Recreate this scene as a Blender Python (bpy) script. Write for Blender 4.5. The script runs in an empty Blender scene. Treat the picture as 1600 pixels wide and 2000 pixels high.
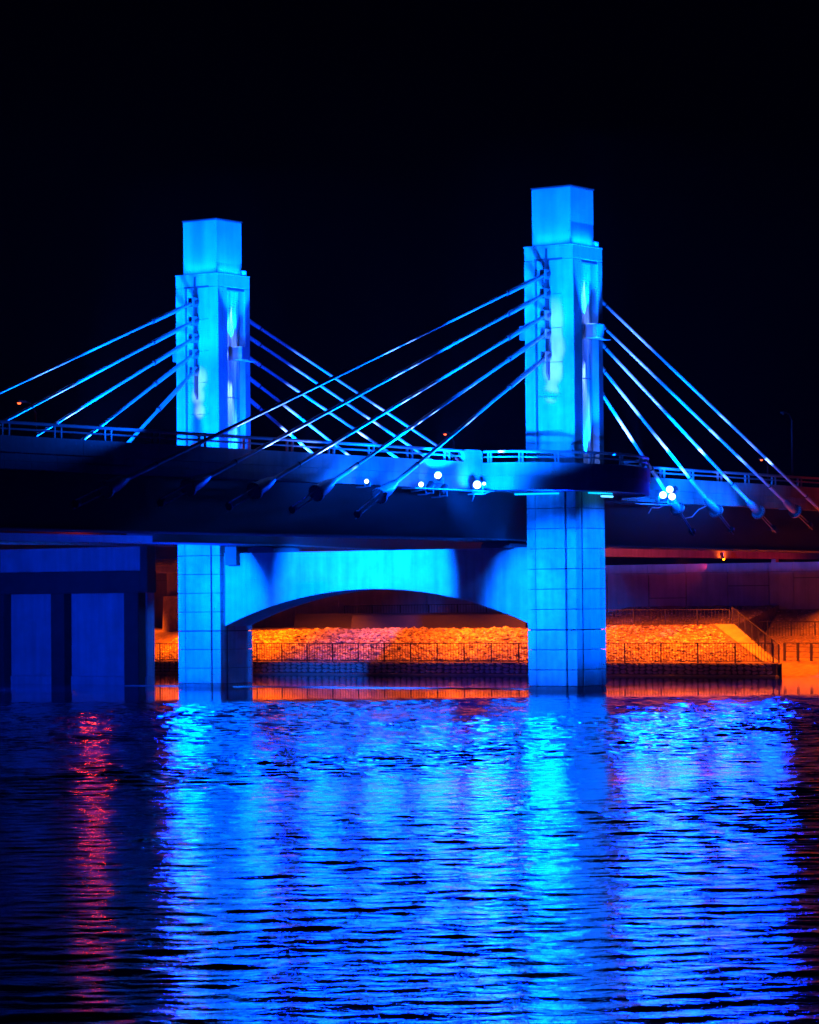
import bpy, math, random
from mathutils import Vector, Matrix
R = random.Random(7)
sc = bpy.context.scene
col = sc.collection
# ------------------------------------------------------------------ camera
F, YAW, PITCH, ROLL = 6272.0, 0.5942, 0.0286, -0.0090
CAM = Vector((-151.78, -91.49, 4.857))
fw = Vector((math.cos(YAW)*math.cos(PITCH), math.sin(YAW)*math.cos(PITCH), math.sin(PITCH)))
rt = Vector((math.sin(YAW), -math.cos(YAW), 0)); up = rt.cross(fw)
c_, s_ = math.cos(ROLL), math.sin(ROLL)
rt2 = c_*rt + s_*up; up2 = -s_*rt + c_*up
cd = bpy.data.cameras.new('camera'); cam = bpy.data.objects.new('camera', cd); col.objects.link(cam)
cd.sensor_fit = 'HORIZONTAL'; cd.sensor_width = 36; cd.lens = 36*F/1600
cd.clip_start = 1; cd.clip_end = 4000
m = Matrix((rt2, up2, -fw)).transposed().to_4x4(); m.translation = CAM
cam.matrix_world = m
sc.camera = cam
# ------------------------------------------------------------------ night sky, exposure
w = bpy.data.worlds.new('World'); sc.world = w; w.use_nodes = True
nt = w.node_tree; bg = nt.nodes['Background']
bg.inputs[0].default_value = (0.06, 0.07, 0.9, 1); bg.inputs[1].default_value = 0.0002
sc.view_settings.view_transform = 'Standard'; sc.view_settings.look = 'None'
sc.view_settings.exposure = 2.0; sc.view_settings.gamma = 1
try:
    sc.cycles.use_denoising = True
    sc.cycles.sample_clamp_indirect = 4.0
    sc.cycles.max_bounces = 5; sc.cycles.diffuse_bounces = 2; sc.cycles.glossy_bounces = 3
    sc.cycles.caustics_reflective = False; sc.cycles.caustics_refractive = False
except Exception: pass
CY = (0.0, 0.088, 1.0)      # main cyan-blue LED flood
DB = (0.0, 0.035, 1.0)
WD = (0.0, 0.020, 1.0)      # deeper blue of the added water spots
WB = (0.10, 0.22, 1.0)      # hot core of a narrow beam
SO = (1.0, 0.105, 0.0)      # sodium lamp
RD = (1.0, 0.02, 0.0)
LB = (0.0, 0.085, 1.0)
def spot(name, p, t, power, color=CY, cone=40, blend=.6, radius=.12):
    l = bpy.data.lights.new(name, 'SPOT'); l.energy = power; l.color = color
    l.spot_size = math.radians(cone); l.spot_blend = blend; l.shadow_soft_size = radius
    o = bpy.data.objects.new(name, l); col.objects.link(o)
    o.location = p; o.rotation_euler = (Vector(t)-Vector(p)).to_track_quat('-Z', 'Y').to_euler()
    return o
def area(name, p, t, power, color, sx, sy):
    l = bpy.data.lights.new(name, 'AREA'); l.energy = power; l.color = color
    l.shape = 'RECTANGLE'; l.size = sx; l.size_y = sy
    o = bpy.data.objects.new(name, l); col.objects.link(o)
    o.location = p; o.rotation_euler = (Vector(t)-Vector(p)).to_track_quat('-Z', 'Y').to_euler()
    return o
def point(name, p, power, color, radius=.2):
    l = bpy.data.lights.new(name, 'POINT'); l.energy = power; l.color = color; l.shadow_soft_size = radius
    o = bpy.data.objects.new(name, l); col.objects.link(o); o.location = p; return o
K = 1.0
S = 24.69
for k, oy in enumerate((0, S)):
    g = 1.0 if k == 0 else 1.1
    # floods on the deck edge that wash the river face of the tower
    spot('flood_beam', (-12.3, oy+1.74, 11.5), (0, 1.6+oy, 20.2), 27000*g, CY, 60, .5)
    spot('flood_beam', (-16.5, oy-1.5, 11.5), (0, 1.6+oy, 25.6), 43000*g, CY, 32, .5)
    spot('flood_beam', (-10.5, oy-2.5, 11.5), (0, 1.6+oy, 18), 6000*g, CY, 60, .6)
    spot('side_beam', (1.2, oy-6.5 if k else -1.75, 12.95), (1.9, oy, 20), 2600 if k else 700, DB, 95, .8)
    # crown: spots and ledge strips added to brighten it, without fixtures
    spot('crown_fill', (1.6, oy-6.5 if k else -3.4, 12.7), (1.7, oy+.4, 26.9), (40000 if k else 38000), CY, 18, .3)
    area('crown_fill_strip', (1.7, oy+.02, 24.80), (1.7, oy+.34, 26.4), 60, CY, 2.4, .05)
    area('crown_fill_strip', (.04, oy+1.6, 24.80), (.36, oy+1.6, 26.4), 40, CY, 2.4, .05)
    # groove lights
    spot('groove_beam', (1.75, oy+.12, 23.6), (1.75, oy+.30, 16), 1300, WB, 26, .8, .05)
    spot('groove_beam', (1.75, oy+.14, 12.75), (1.75, oy+.36, 20), 6000, CY, 50, .8, .06)
    spot('groove_beam', (1.5, oy+.12, 19.5), (1.75, oy+.30, 13), 2200, WB, 24, .8, .05)
    spot('groove_beam', (1.75, oy+.12, 20.6), (1.75, oy+.36, 25), 2600, CY, 60, .8, .05)
    spot('groove_beam', (1.12, oy-.14, 19.9), (1.12, oy+.4, 19.9), 50, WB, 80, .9, .03)
# white hot pools on the river faces
for yz in ((1.35, 20.4, 8), (1.2, 18.9, 8), (1.45, 17.6, 9), (1.6, 16.4, 7)):
    spot('narrow_beam', (-7.5, 1.5, 11.6), (0, yz[0], yz[1]), 6500, WB, yz[2], 1.0, .08)
for yz in ((26.2, 18.3, 7), (26.35, 17.3, 7), (26.25, 16.4, 6)):
    spot('narrow_beam', (-7.5, 26.2, 12.0), (0, yz[0], yz[1]), 6000, WB, yz[2], 1.0, .08)
# lower shafts
spot('shaft_beam', (-13.5, -1.0, 10.6), (0, 1.3, 5.2), 25000, CY, 38, .7, .2)
spot('shaft_beam', (3.5, -12.5, 10.3), (2.2, 0, 6), 14000, CY, 40, .7, .2)
spot('shaft_beam', (-14.0, 24.5, 10.3), (0, 26.2, 5.2), 25000, CY, 38, .5, .2)
# the arched cross beam, lit through the gap between the two girders
spot('beam_flood', (-8.0, 13.4, 8.2), (0.45, 14.2, 6.6), 21000, CY, 76, .3, .1)
spot('beam_flood', (-9.0, 1.0, 8.3), (0.45, 3.4, 4.8), 6500, LB, 34, .8, .3)
spot('beam_flood', (-9.0, 26.8, 8.3), (0.45, 23.9, 5.0), 6500, LB, 34, .8, .3)
# parapet wash
spot('parapet_beam', (-7.6, 0.7, 10.6), (-5.5, 2.6, 12.0), 1900, CY, 120, .9, .2)
area('parapet_wash', (-14, 1.0, 10.95), (-14, 2.6, 12.3), 260, LB, 13, .12)
area('parapet_wash', (17.5, .9, 10.6), (17.5, 2.6, 11.9), 220, LB, 12, .12)
# added spots that spread blue over the open water
for p, e in (((-1.2, 1.2, 10.4), 1.0), ((-1.2, 26.2, 7.7), .5), ((-22.6, 1.1, 10.6), .35), ((-17.3, 1.1, 10.6), .4), ((-12.3, 1.1, 10.6), .5),
             ((-7.5, 1.1, 10.6), .7), ((2.0, -3.0, 10.6), .6), ((8.2, -1.8, 10.4), .25), ((13.5, .8, 10.4), .3), ((19, .8, 10.2), .35), ((24, .8, 10.2), .25), ((-28, 1.1, 10.6), .3)):
    spot('water_fill', p, (p[0]-30, p[1]-24, 0), 7000*e, WD, 90, .8, .9)
# web of the girder beside the tower
spot('web_beam', (-4.5, 1.2, 10.75), (-3.2, 3.6, 9.3), 26, DB, 120, .9, .1)
area('under_wash', (-16, 12, 5.0), (-16, 12, 9), 60, DB, 30, 10)
area('pier_wash', (-14, 36, 5.5), (3, 39, 6.0), 1100, DB, 6, 3)
spot('edge_fill', (-6, 13.0, 5.5), (-24, 18.6, 8.5), 3600, DB, 70, .9, .3)  # added fill for the lower edge beam, no lamp there
# sodium light on the far bank
for y_, e in ((-4, .8), (4, 1.1), (12, 1.1), (20, .9), (29, .8), (38, .6), (47, .9), (63, 1.3)):
    spot('sodium_beam', (33.2 if y_ < 60 else 37, y_, 8.0 if y_ > 0 else 9), (35.2, y_, 1), 5500*e, SO, 112, 1.0, .15)
spot('sodium_beam', (44.2, 5.0, 6.9), (43.0, 4.6, 3), 2300, SO, 120, 1.0, .1)
spot('sodium_beam', (33.0, 55, 6.2), (34.2, 55, .8), 2600, SO, 90, 1.0, .15)
# ------------------------------------------------------------------ materials
def mat(name, color, rough=.8, metal=0, noise=.0, scale=3, bump=0, bscale=40, emis=None, estr=0, spec=.5, stain=0):
    m = bpy.data.materials.new(name); m.use_nodes = True
    n = m.node_tree.nodes; l = m.node_tree.links; b = n['Principled BSDF']
    b.inputs['Base Color'].default_value = (*color, 1); b.inputs['Roughness'].default_value = rough
    b.inputs['Metallic'].default_value = metal; b.inputs['Specular IOR Level'].default_value = spec
    tc = n.new('ShaderNodeTexCoord')
    if noise:
        t = n.new('ShaderNodeTexNoise'); t.inputs['Scale'].default_value = scale; t.inputs['Detail'].default_value = 6
        t.inputs['Roughness'].default_value = .65
        l.new(tc.outputs['Object'], t.inputs['Vector'])
        r = n.new('ShaderNodeMapRange'); r.inputs['From Min'].default_value = .3; r.inputs['From Max'].default_value = .7
        r.inputs['To Min'].default_value = 1-noise; r.inputs['To Max'].default_value = 1+noise
        l.new(t.outputs['Fac'], r.inputs['Value'])
        out = r.outputs['Result']
        if stain:
            mp = n.new('ShaderNodeMapping'); mp.inputs['Scale'].default_value = (1.6, 1.6, .12)
            l.new(tc.outputs['Object'], mp.inputs['Vector'])
            t2 = n.new('ShaderNodeTexNoise'); t2.inputs['Scale'].default_value = 1.5; t2.inputs['Detail'].default_value = 5
            l.new(mp.outputs['Vector'], t2.inputs['Vector'])
            r2 = n.new('ShaderNodeMapRange'); r2.inputs['From Min'].default_value = .35; r2.inputs['From Max'].default_value = .75
            r2.inputs['To Min'].default_value = 1; r2.inputs['To Max'].default_value = 1-stain
            l.new(t2.outputs['Fac'], r2.inputs['Value'])
            mu = n.new('ShaderNodeMath'); mu.operation = 'MULTIPLY'
            l.new(out, mu.inputs[0]); l.new(r2.outputs['Result'], mu.inputs[1]); out = mu.outputs[0]
        mx = n.new('ShaderNodeVectorMath'); mx.operation = 'SCALE'; mx.inputs[0].default_value = color
        l.new(out, mx.inputs['Scale']); l.new(mx.outputs[0], b.inputs['Base Color'])
    if bump:
        t = n.new('ShaderNodeTexNoise'); t.inputs['Scale'].default_value = bscale; t.inputs['Detail'].default_value = 5
        l.new(tc.outputs['Object'], t.inputs['Vector'])
        bp = n.new('ShaderNodeBump'); bp.inputs['Strength'].default_value = bump; bp.inputs['Distance'].default_value = .03
        l.new(t.outputs['Fac'], bp.inputs['Height']); l.new(bp.outputs['Normal'], b.inputs['Normal'])
    if emis:
        b.inputs['Emission Color'].default_value = (*emis, 1); b.inputs['Emission Strength'].default_value = estr
    return m
M = dict(
    concrete=mat('concrete', (.42, .41, .38), .85, 0, .17, 1.0, .35, 14, stain=.34),
    block=mat('block_concrete', (.43, .41, .38), .85, 0, .20, 1.6, .45, 10, stain=.34),
    wetblock=mat('wet_block_concrete', (.2, .2, .17), .45, 0, .3, 2.3, .45, 10, stain=.18),
    deck=mat('deck_concrete', (.36, .35, .33), .85, 0, .14, .9, .3, 12, stain=.25),
    crown=mat('crown_concrete', (.42, .41, .39), .8, 0, .12, .8, .3, 8, stain=.22),
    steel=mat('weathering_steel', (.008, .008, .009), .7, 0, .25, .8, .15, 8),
    dark=mat('dark_concrete', (.09, .088, .085), .9, 0, .2, 1.2, .3, 9),
    dark2=mat('shaded_concrete', (.022, .021, .02), .9, 0, .3, 1.2, .3, 9),  # near-black colour stands in for the shade on the pier frame
    wall=mat('abutment_concrete', (.27, .26, .25), .9, 0, .16, .7, .35, 9, stain=.3),
    pipe=mat('cable_sheath', (.6, .6, .6), .32, 0, 0, spec=.6),
    metal=mat('galvanised_steel', (.38, .38, .4), .45, .4, .1, 6),
    darkmetal=mat('dark_paint', (.05, .05, .055), .5, 0, .1, 6),
    rail=mat('rail_paint', (.30, .30, .31), .5, .2, .1, 5),
    fence=mat('fence_paint', (.012, .011, .010), .6),
    rib=mat('rib_concrete', (.55, .55, .55), .5, 0, .05, 3),
    stone=mat('stone', (.26, .22, .17), .95, 0, .35, 2.5, .8, 8),
    stone2=mat('pale_stone', (.48, .44, .38), .95, 0, .35, 2.5, .8, 8),
    ground=mat('bank_ground', (.13, .10, .06), 1, 0, .5, 2.2, 1, 5),
    path=mat('path_concrete', (.27, .25, .21), .9, 0, .28, 1.1, .3, 12),
    far=mat('far_ground', (.03, .03, .02), 1),
    lens=mat('lamp_glass', (.8, .8, .8), .3, emis=(.55, .75, 1), estr=1.6),
    tube=mat('tube_glass', (.1, .5, .6), .3, emis=(0, .4, 1), estr=.5),
    tube2=mat('bright_tube_glass', (.1, .5, .6), .3, emis=(.08, .5, 1), estr=1.0),
    sodium=mat('sodium_glass', (.8, .5, .2), .3, emis=(1, .16, 0), estr=12),
    redlamp2=mat('red_signal_glass', (.8, .1, .05), .3, emis=(1, .03, .0), estr=60),
    redlamp=mat('red_lamp_glass', (.8, .3, .2), .3, emis=(1, .08, .02), estr=1.2),
)
# ------------------------------------------------------------------ mesh helpers
class MB:
    def __init__(s): s.v = []; s.f = []
    def add(s, vs, fs):
        o = len(s.v); s.v += [tuple(v) for v in vs]; s.f += [tuple(i+o for i in f) for f in fs]
    def box(s, x0, x1, y0, y1, z0, z1):
        s.add([(x0,y0,z0),(x1,y0,z0),(x1,y1,z0),(x0,y1,z0),(x0,y0,z1),(x1,y0,z1),(x1,y1,z1),(x0,y1,z1)],
              [(0,3,2,1),(4,5,6,7),(0,1,5,4),(1,2,6,5),(2,3,7,6),(3,0,4,7)]); return s
    def cbox(s, x0, x1, y0, y1, z0, z1, c=.02):
        # box with chamfered vertical and horizontal edges
        vs = []
        for (a, zz, i) in ((c, z0, 0), (0, z0+c, 1), (0, z1-c, 2), (c, z1, 3)):
            e = c
            vs += [(x0+a+e, y0+a, zz), (x1-a-e, y0+a, zz), (x1-a, y0+a+e, zz), (x1-a, y1-a-e, zz),
                   (x1-a-e, y1-a, zz), (x0+a+e, y1-a, zz), (x0+a, y1-a-e, zz), (x0+a, y0+a+e, zz)]
        fs = [tuple(reversed(range(8))), tuple(range(24, 32))]
        for k in range(3):
            for i in range(8):
                j = (i+1) % 8; fs.append((k*8+i, k*8+j, k*8+8+j, k*8+8+i))
        s.add(vs, fs); return s
    def extrude(s, poly, axis, a, b):
        # poly: list of 2D points in the plane perpendicular to the axis; quads along, ngon caps
        n = len(poly)
        def P(p, t):
            return (t, p[0], p[1]) if axis == 0 else ((p[0], t, p[1]) if axis == 1 else (p[0], p[1], t))
        s.add([P(p, a) for p in poly]+[P(p, b) for p in poly],
              [tuple(range(n)), tuple(reversed(range(n, 2*n)))]+[(i, (i+1) % n, n+(i+1) % n, n+i) for i in range(n)]); return s
    def tube(s, pts, r, n=10, caps=True):
        pts = [Vector(p) for p in pts]; rs = r if isinstance(r, (list, tuple)) else [r]*len(pts)
        base = len(s.v); prev = None
        for i, p in enumerate(pts):
            d = (pts[min(i+1, len(pts)-1)]-pts[max(i-1, 0)]).normalized()
            if prev is None:
                a = d.cross(Vector((0, 0, 1)));
                if a.length < 1e-3: a = d.cross(Vector((0, 1, 0)))
            else: a = prev - d*prev.dot(d)
            a.normalize(); b = d.cross(a); prev = a
            for k in range(n):
                t = 2*math.pi*k/n; s.v.append(tuple(p+rs[i]*(math.cos(t)*a+math.sin(t)*b)))
        for i in range(len(pts)-1):
            for k in range(n):
                k2 = (k+1) % n; A = base+i*n
                s.f.append((A+k, A+k2, A+n+k2, A+n+k))
        if caps:
            s.f.append(tuple(reversed(range(base, base+n)))); e = base+(len(pts)-1)*n; s.f.append(tuple(range(e, e+n)))
        return s
    def build(s, name, m, parent=None, smooth=False, bevel=0):
        off = parent.location if parent else Vector((0, 0, 0))
        if parent and parent.parent: off = off + parent.parent.location
        me = bpy.data.meshes.new(name)
        me.from_pydata([(x-off.x, y-off.y, z-off.z) for x, y, z in s.v], [], s.f); me.update()
        me.materials.append(M[m] if isinstance(m, str) else m)
        if smooth:
            me.polygons.foreach_set('use_smooth', [True]*len(me.polygons))
            try: me.set_sharp_from_angle(angle=math.radians(40))
            except Exception: pass
        o = bpy.data.objects.new(name, me); col.objects.link(o)
        if parent: o.parent = parent
        return o
def tag(o, label=None, cat=None, group=None, kind=None):
    if label: o['label'] = label
    if cat: o['category'] = cat
    if group: o['group'] = group
    if kind: o['kind'] = kind
    return o
def thing(name, loc, label, cat, group=None):
    o = bpy.data.objects.new(name, None); col.objects.link(o); o.location = loc; o.empty_display_size = .3
    return tag(o, label, cat, group)
def copy_piece(src, parent, dloc):
    o = src.copy(); col.objects.link(o); o.parent = parent; o.location = Vector(src.location)+Vector(dloc); return o
def box(x0, x1, y0, y1, z0, z1): return MB().box(x0, x1, y0, y1, z0, z1)
def cbox(*a, c=.02): return MB().cbox(*a, c=c)

# ------------------------------------------------------------------ water
def make_water():
    m = bpy.data.materials.new('river_water'); m.use_nodes = True
    n = m.node_tree.nodes; l = m.node_tree.links; b = n['Principled BSDF']
    b.inputs['Base Color'].default_value = (.02, .05, .09, 1); b.inputs['Roughness'].default_value = .06
    b.inputs['IOR'].default_value = 1.333
    geo = n.new('ShaderNodeNewGeometry')
    rot = n.new('ShaderNodeMapping'); rot.vector_type = 'POINT'
    rot.inputs['Rotation'].default_value = (0, 0, -YAW+.06)
    l.new(geo.outputs['Position'], rot.inputs['Vector'])
    def noise(sx, sy, det, rough, dist=0):
        mp = n.new('ShaderNodeMapping'); mp.inputs['Scale'].default_value = (sx, sy, 1)
        l.new(rot.outputs['Vector'], mp.inputs['Vector'])
        t = n.new('ShaderNodeTexNoise'); t.inputs['Scale'].default_value = 1; t.inputs['Detail'].default_value = det
        t.inputs['Roughness'].default_value = rough; t.inputs['Distortion'].default_value = dist
        l.new(mp.outputs['Vector'], t.inputs['Vector']); return t.outputs['Fac']
    def math_(op, a, b_):
        q = n.new('ShaderNodeMath'); q.operation = op
        for i, x in enumerate((a, b_)):
            if isinstance(x, (int, float)): q.inputs[i].default_value = x
            else: l.new(x, q.inputs[i])
        return q.outputs[0]
    h = math_('ADD', math_('MULTIPLY', noise(7.0, 5.0, 3, .6, .4), .008), math_('MULTIPLY', noise(2.5, 1.8, 2, .5, .4), .014))
    # calm water in the lee of the piers, ruffled water in the open river
    sep = n.new('ShaderNodeSeparateXYZ'); l.new(rot.outputs['Vector'], sep.inputs[0])
    r1 = n.new('ShaderNodeMapRange'); r1.interpolation_type = 'SMOOTHSTEP'
    u0 = CAM.x*math.cos(YAW)+CAM.y*math.sin(YAW)
    r1.inputs['From Min'].default_value = u0+160; r1.inputs['From Max'].default_value = u0+168
    r1.inputs['To Min'].default_value = 1; r1.inputs['To Max'].default_value = .035
    l.new(sep.outputs['X'], r1.inputs['Value'])
    h = math_('MULTIPLY', h, r1.outputs['Result'])
    bp = n.new('ShaderNodeBump'); bp.inputs['Strength'].default_value = 1; bp.inputs['Distance'].default_value = 1.0
    l.new(h, bp.inputs['Height']); l.new(bp.outputs['Normal'], b.inputs['Normal'])
    return m
M['water'] = make_water()
import numpy as np
WAVE = 0.42
def water_mesh():
    rng = np.random.RandomState(11)
    u = [-120, -60, 0, 20, 30]; q = 33.0
    while q < 172: u.append(q); q += .065+.0018*max(0, q-37)
    u += list(np.arange(172.5, 200, 1.2))+[230, 300, 420]
    q = np.arange(-23, 23.01, .085)
    v = np.array([-400, -200, -100, -60, -40, -30]+list(q)+[30, 40, 60, 100, 200, 400]); u = np.array(u)
    U, V = np.meshgrid(u, v, indexing='ij')
    Z = np.zeros_like(U)
    for k in range(90):
        lam = 10**rng.uniform(math.log10(.18), math.log10(1.7)); th = rng.normal(0, .55)+(math.pi if rng.rand() < .3 else 0)
        kk = 2*math.pi/lam; sl = .030*(1.25 if .5 < lam < 1.6 else .8)
        ph = kk*(U*math.cos(th)+V*math.sin(th))+rng.uniform(0, 6.28)
        Z += sl/kk*np.sin(ph+.5*np.sin(ph*.13+k))
    # gusts: patches of stronger and weaker ruffling
    gst = np.ones_like(U)
    for k in range(7):
        a = rng.uniform(.02, .12); b = rng.uniform(.03, .14)
        gst += .14*np.sin(a*U*2+b*V*2+rng.uniform(0, 6.28))
    calm = np.clip((U-160)/8, 0, 1); calm = calm*calm*(3-2*calm)
    edge = np.clip((23-np.abs(V))/2, 0, 1)*np.clip((U-33)/1, 0, 1)
    near = .58+1.0*np.clip((U-60)/80, 0, 1)
    Z *= np.clip(gst, .35, 1.7)*(1-calm*.985)*edge*near*WAVE
    c, s_ = math.cos(YAW), math.sin(YAW)
    X = CAM.x+U*c-V*s_; Y = CAM.y+U*s_+V*c
    me = bpy.data.meshes.new('water'); nu, nv = U.shape
    me.vertices.add(nu*nv); me.vertices.foreach_set('co', np.stack([X, Y, Z], -1).ravel())
    a = (np.arange(nu-1)[:, None]*nv+np.arange(nv-1)[None, :]).ravel()
    f = np.stack([a, a+nv, a+nv+1, a+1], -1)
    me.loops.add(f.size); me.loops.foreach_set('vertex_index', f.ravel())
    me.polygons.add(len(f)); me.polygons.foreach_set('loop_start', np.arange(0, f.size, 4))
    try: me.polygons.foreach_set('loop_total', np.full(len(f), 4))
    except Exception: pass
    me.polygons.foreach_set('use_smooth', [True]*len(f)); me.update(calc_edges=True); me.validate()
    me.materials.append(M['water'])
    o = bpy.data.objects.new('water', me); col.objects.link(o); return o
tag(water_mesh(), 'dark rippling river reflecting blue and orange lights', kind='structure')

# ------------------------------------------------------------------ far bank terrain
def smooth(a, b, t):
    t = max(0, min(1, (t-a)/(b-a))); return t*t*(3-2*t)
def prof(x, pts):
    if x <= pts[0][0]: return pts[0][1]
    for (a, h), (b, k) in zip(pts, pts[1:]):
        if x <= b: return h+(k-h)*(x-a)/(b-a)
    return pts[-1][1]
PA = [(30.3, .80), (31.6, .84), (38, 3.22), (39.6, 3.3), (44.6, 4.5), (47, 4.6)]       # slope behind the stone wall
PB = [(29.8, -.6), (31.5, .02), (33, .14), (38, 1.0), (40.5, 2.0), (42.5, 2.6), (45, 4.25), (47, 4.5)]   # landing on the right
PC = [(30.3, .80), (31.6, .84), (36.5, 2.85), (39, 3.05), (44.6, 3.2), (47, 3.4)]      # under the bridges
def ramp_y(x): return 3.5+(x-31)*1.02          # line of the ramp fence in plan
def hgt(x, y):
    a = prof(x, PA); b = prof(x, PB); c = prof(x, PC)
    k = smooth(22, 28, y); a = a*(1-k)+c*k
    ry = ramp_y(min(x, 38.3))
    t = 1 if y > ry else 0
    return a if t else b
def terrain():
    g = MB(); idx = {}
    xs = [30.3, 31, 31.6]+[32+.5*i for i in range(31)]
    # left of the ramp fence
    ys = [i for i in range(0, 121)]
    for part in (0, 1):
        base = len(g.v); rows = []
        for x in (xs if part == 0 else [29.8, 31, 32, 33, 34, 36, 38, 38.6, 39, 40, 41, 42, 43, 44, 45, 46, 47]):
            row = []
            ry = ramp_y(min(max(x, 31), 38.3))
            n = 120 if part == 0 else 40
            for j in range(n+1):
                if part == 0: y = ry+(j/n)**1.15*(130-ry); hh = prof(x, PA); k = smooth(22, 28, y); hh = hh*(1-k)+prof(x, PC)*k
                else: y = ry-(j/n)*(60+ry); hh = prof(x, PB)
                if part == 0 and 32 < x < 45: hh += .06*math.sin(y*1.7+x)+R.uniform(-.05, .05)
                row.append(len(g.v)); g.v.append((x, y, hh))
            rows.append(row)
        for i in range(len(rows)-1):
            for j in range(len(rows[0])-1):
                q = (rows[i][j], rows[i+1][j], rows[i+1][j+1], rows[i][j+1])
                g.f.append(q if part == 0 else tuple(reversed(q)))
    # small retaining step between slope and landing along the ramp fence
    for i in range(16):
        x0 = 31+7.3*i/16; x1 = 31+7.3*(i+1)/16
        g.add([(x0, ramp_y(x0), prof(x0, PB)-.05), (x1, ramp_y(x1), prof(x1, PB)-.05), (x1, ramp_y(x1), prof(x1, PA)+.02), (x0, ramp_y(x0), prof(x0, PA)+.02)], [(0, 1, 2, 3)])
    for x0, x1 in ((38.3, 40.5), (40.5, 42.5), (42.5, 45), (45, 47)):
        y_ = ramp_y(38.3)
        g.add([(x0, y_, prof(x0, PB)-.1), (x1, y_, prof(x1, PB)-.1), (x1, y_, prof(x1, PA)+.02), (x0, y_, prof(x0, PA)+.02)], [(0, 1, 2, 3)])
    return g
tag(terrain().build('ground', 'ground'), 'gravel and grass river bank lit orange', kind='structure')
g = MB(); g.add([(47, -900, 4.45), (1500, -900, 6), (1500, 1500, 6), (47, 1500, 4.45)], [(0, 1, 2, 3)])
tag(g.build('far_ground', 'far'), 'dark land beyond the river', kind='structure')
# concrete ledge along the water and narrow walk on the stone wall
tag(box(29.5, 30.05, 3.2, 130, -.5, .10).build('ledge', 'path'), 'concrete ledge along the water at the foot of the stone wall', kind='structure')
tag(cbox(30.28, 31.5, 3.75, 130, .55, .875).build('walkway', 'path'), 'narrow concrete walk on top of the stone wall', kind='structure')
# concrete ramp
g = MB()
for i in range(20):
    x0 = 31.4+6.9*i/20; x1 = 31.4+6.9*(i+1)/20
    w0 = 1.0+.6*i/20; w1 = 1.0+.6*(i+1)/20
    z0 = prof(x0, PA)+.09; z1 = prof(x1, PA)+.09
    g.add([(x0, ramp_y(x0)+.02, z0), (x1, ramp_y(x1)+.02, z1), (x1, ramp_y(x1)+w1, z1), (x0, ramp_y(x0)+w0, z0)], [(0, 1, 2, 3)])
g.build('ramp', 'path'); tag(bpy.data.objects['ramp'], 'smooth concrete ramp falling to the landing', kind='structure')

# rocks of the bank
def rock_mesh(k):
    r = random.Random(k)
    vs = [Vector(p) for p in ((1,0,0),(-1,0,0),(0,1,0),(0,-1,0),(0,0,1),(0,0,-1),(.6,.6,.6),(-.6,.6,.55),(.6,-.6,.6),(-.6,-.6,.6))]
    vs = [v*r.uniform(.75, 1.2) for v in vs]
    import bmesh
    bm = bmesh.new()
    for v in vs: bm.verts.new(v)
    bmesh.ops.convex_hull(bm, input=bm.verts)
    bm.verts.index_update()
    res = ([tuple(v.co) for v in bm.verts if v.link_faces], None)
    vv = [v for v in bm.verts if v.link_faces]; ix = {v: i for i, v in enumerate(vv)}
    ff = [tuple(ix[v] for v in f.verts) for f in bm.faces]
    out = ([tuple(v.co) for v in vv], ff); bm.free(); return out
RM = [rock_mesh(i) for i in range(12)]
def add_rock(g, x, y, z, s):
    vs, fs = R.choice(RM); a = R.uniform(0, 6.28); ca, sa = math.cos(a), math.sin(a)
    sx, sy, sz = s*R.uniform(.8, 1.3), s*R.uniform(.8, 1.3), s*R.uniform(.5, .95)
    g.add([(x+sx*(vx*ca-vy*sa), y+sy*(vx*sa+vy*ca), z+sz*vz) for vx, vy, vz in vs], fs)
def gh(x, y):
    k = smooth(22, 28, y); return prof(x, PA)*(1-k)+prof(x, PC)*k
g1 = MB(); g2 = MB()
for i in range(9500):
    y = R.uniform(7, 56); x = R.uniform(31.7, 38 if y < 24 else 37.2)
    if y < ramp_y(x)+1.5+.25*(x-31)/7: continue
    big = smooth(20, 27, y)*(1-smooth(44, 50, y))
    s = R.uniform(.06, .15)+big*R.uniform(0, .13)
    if y < 24 and R.random() < .15: continue
    add_rock(g1 if R.random() < .6 else g2, x, y, gh(x, y)+.02+big*.06*R.random(), s)
for i in range(1500):      # upper slope on both sides
    x = R.uniform(40, 44.8); y = R.uniform(3, 34)
    z = gh(x, y) if y > ramp_y(38.3) else prof(x, PB)
    add_rock(g1, x, y, z, R.uniform(.04, .09))
for i in range(260):      # crest heap of bigger rocks seen under the arch
    y = R.gauss(36, 4.5); x = R.uniform(35.5, 37.5)
    if 24 < y < 50: add_rock(g2, x, y, gh(x, y)+.12*R.random(), R.uniform(.14, .30))
tag(g1.build('riprap', 'stone'), 'brown stone rubble covering the bank slope', 'rubble', kind='stuff')
tag(g2.build('riprap', 'stone2'), 'paler broken stones heaped on the bank below the arch', 'rubble', kind='stuff')

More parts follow.
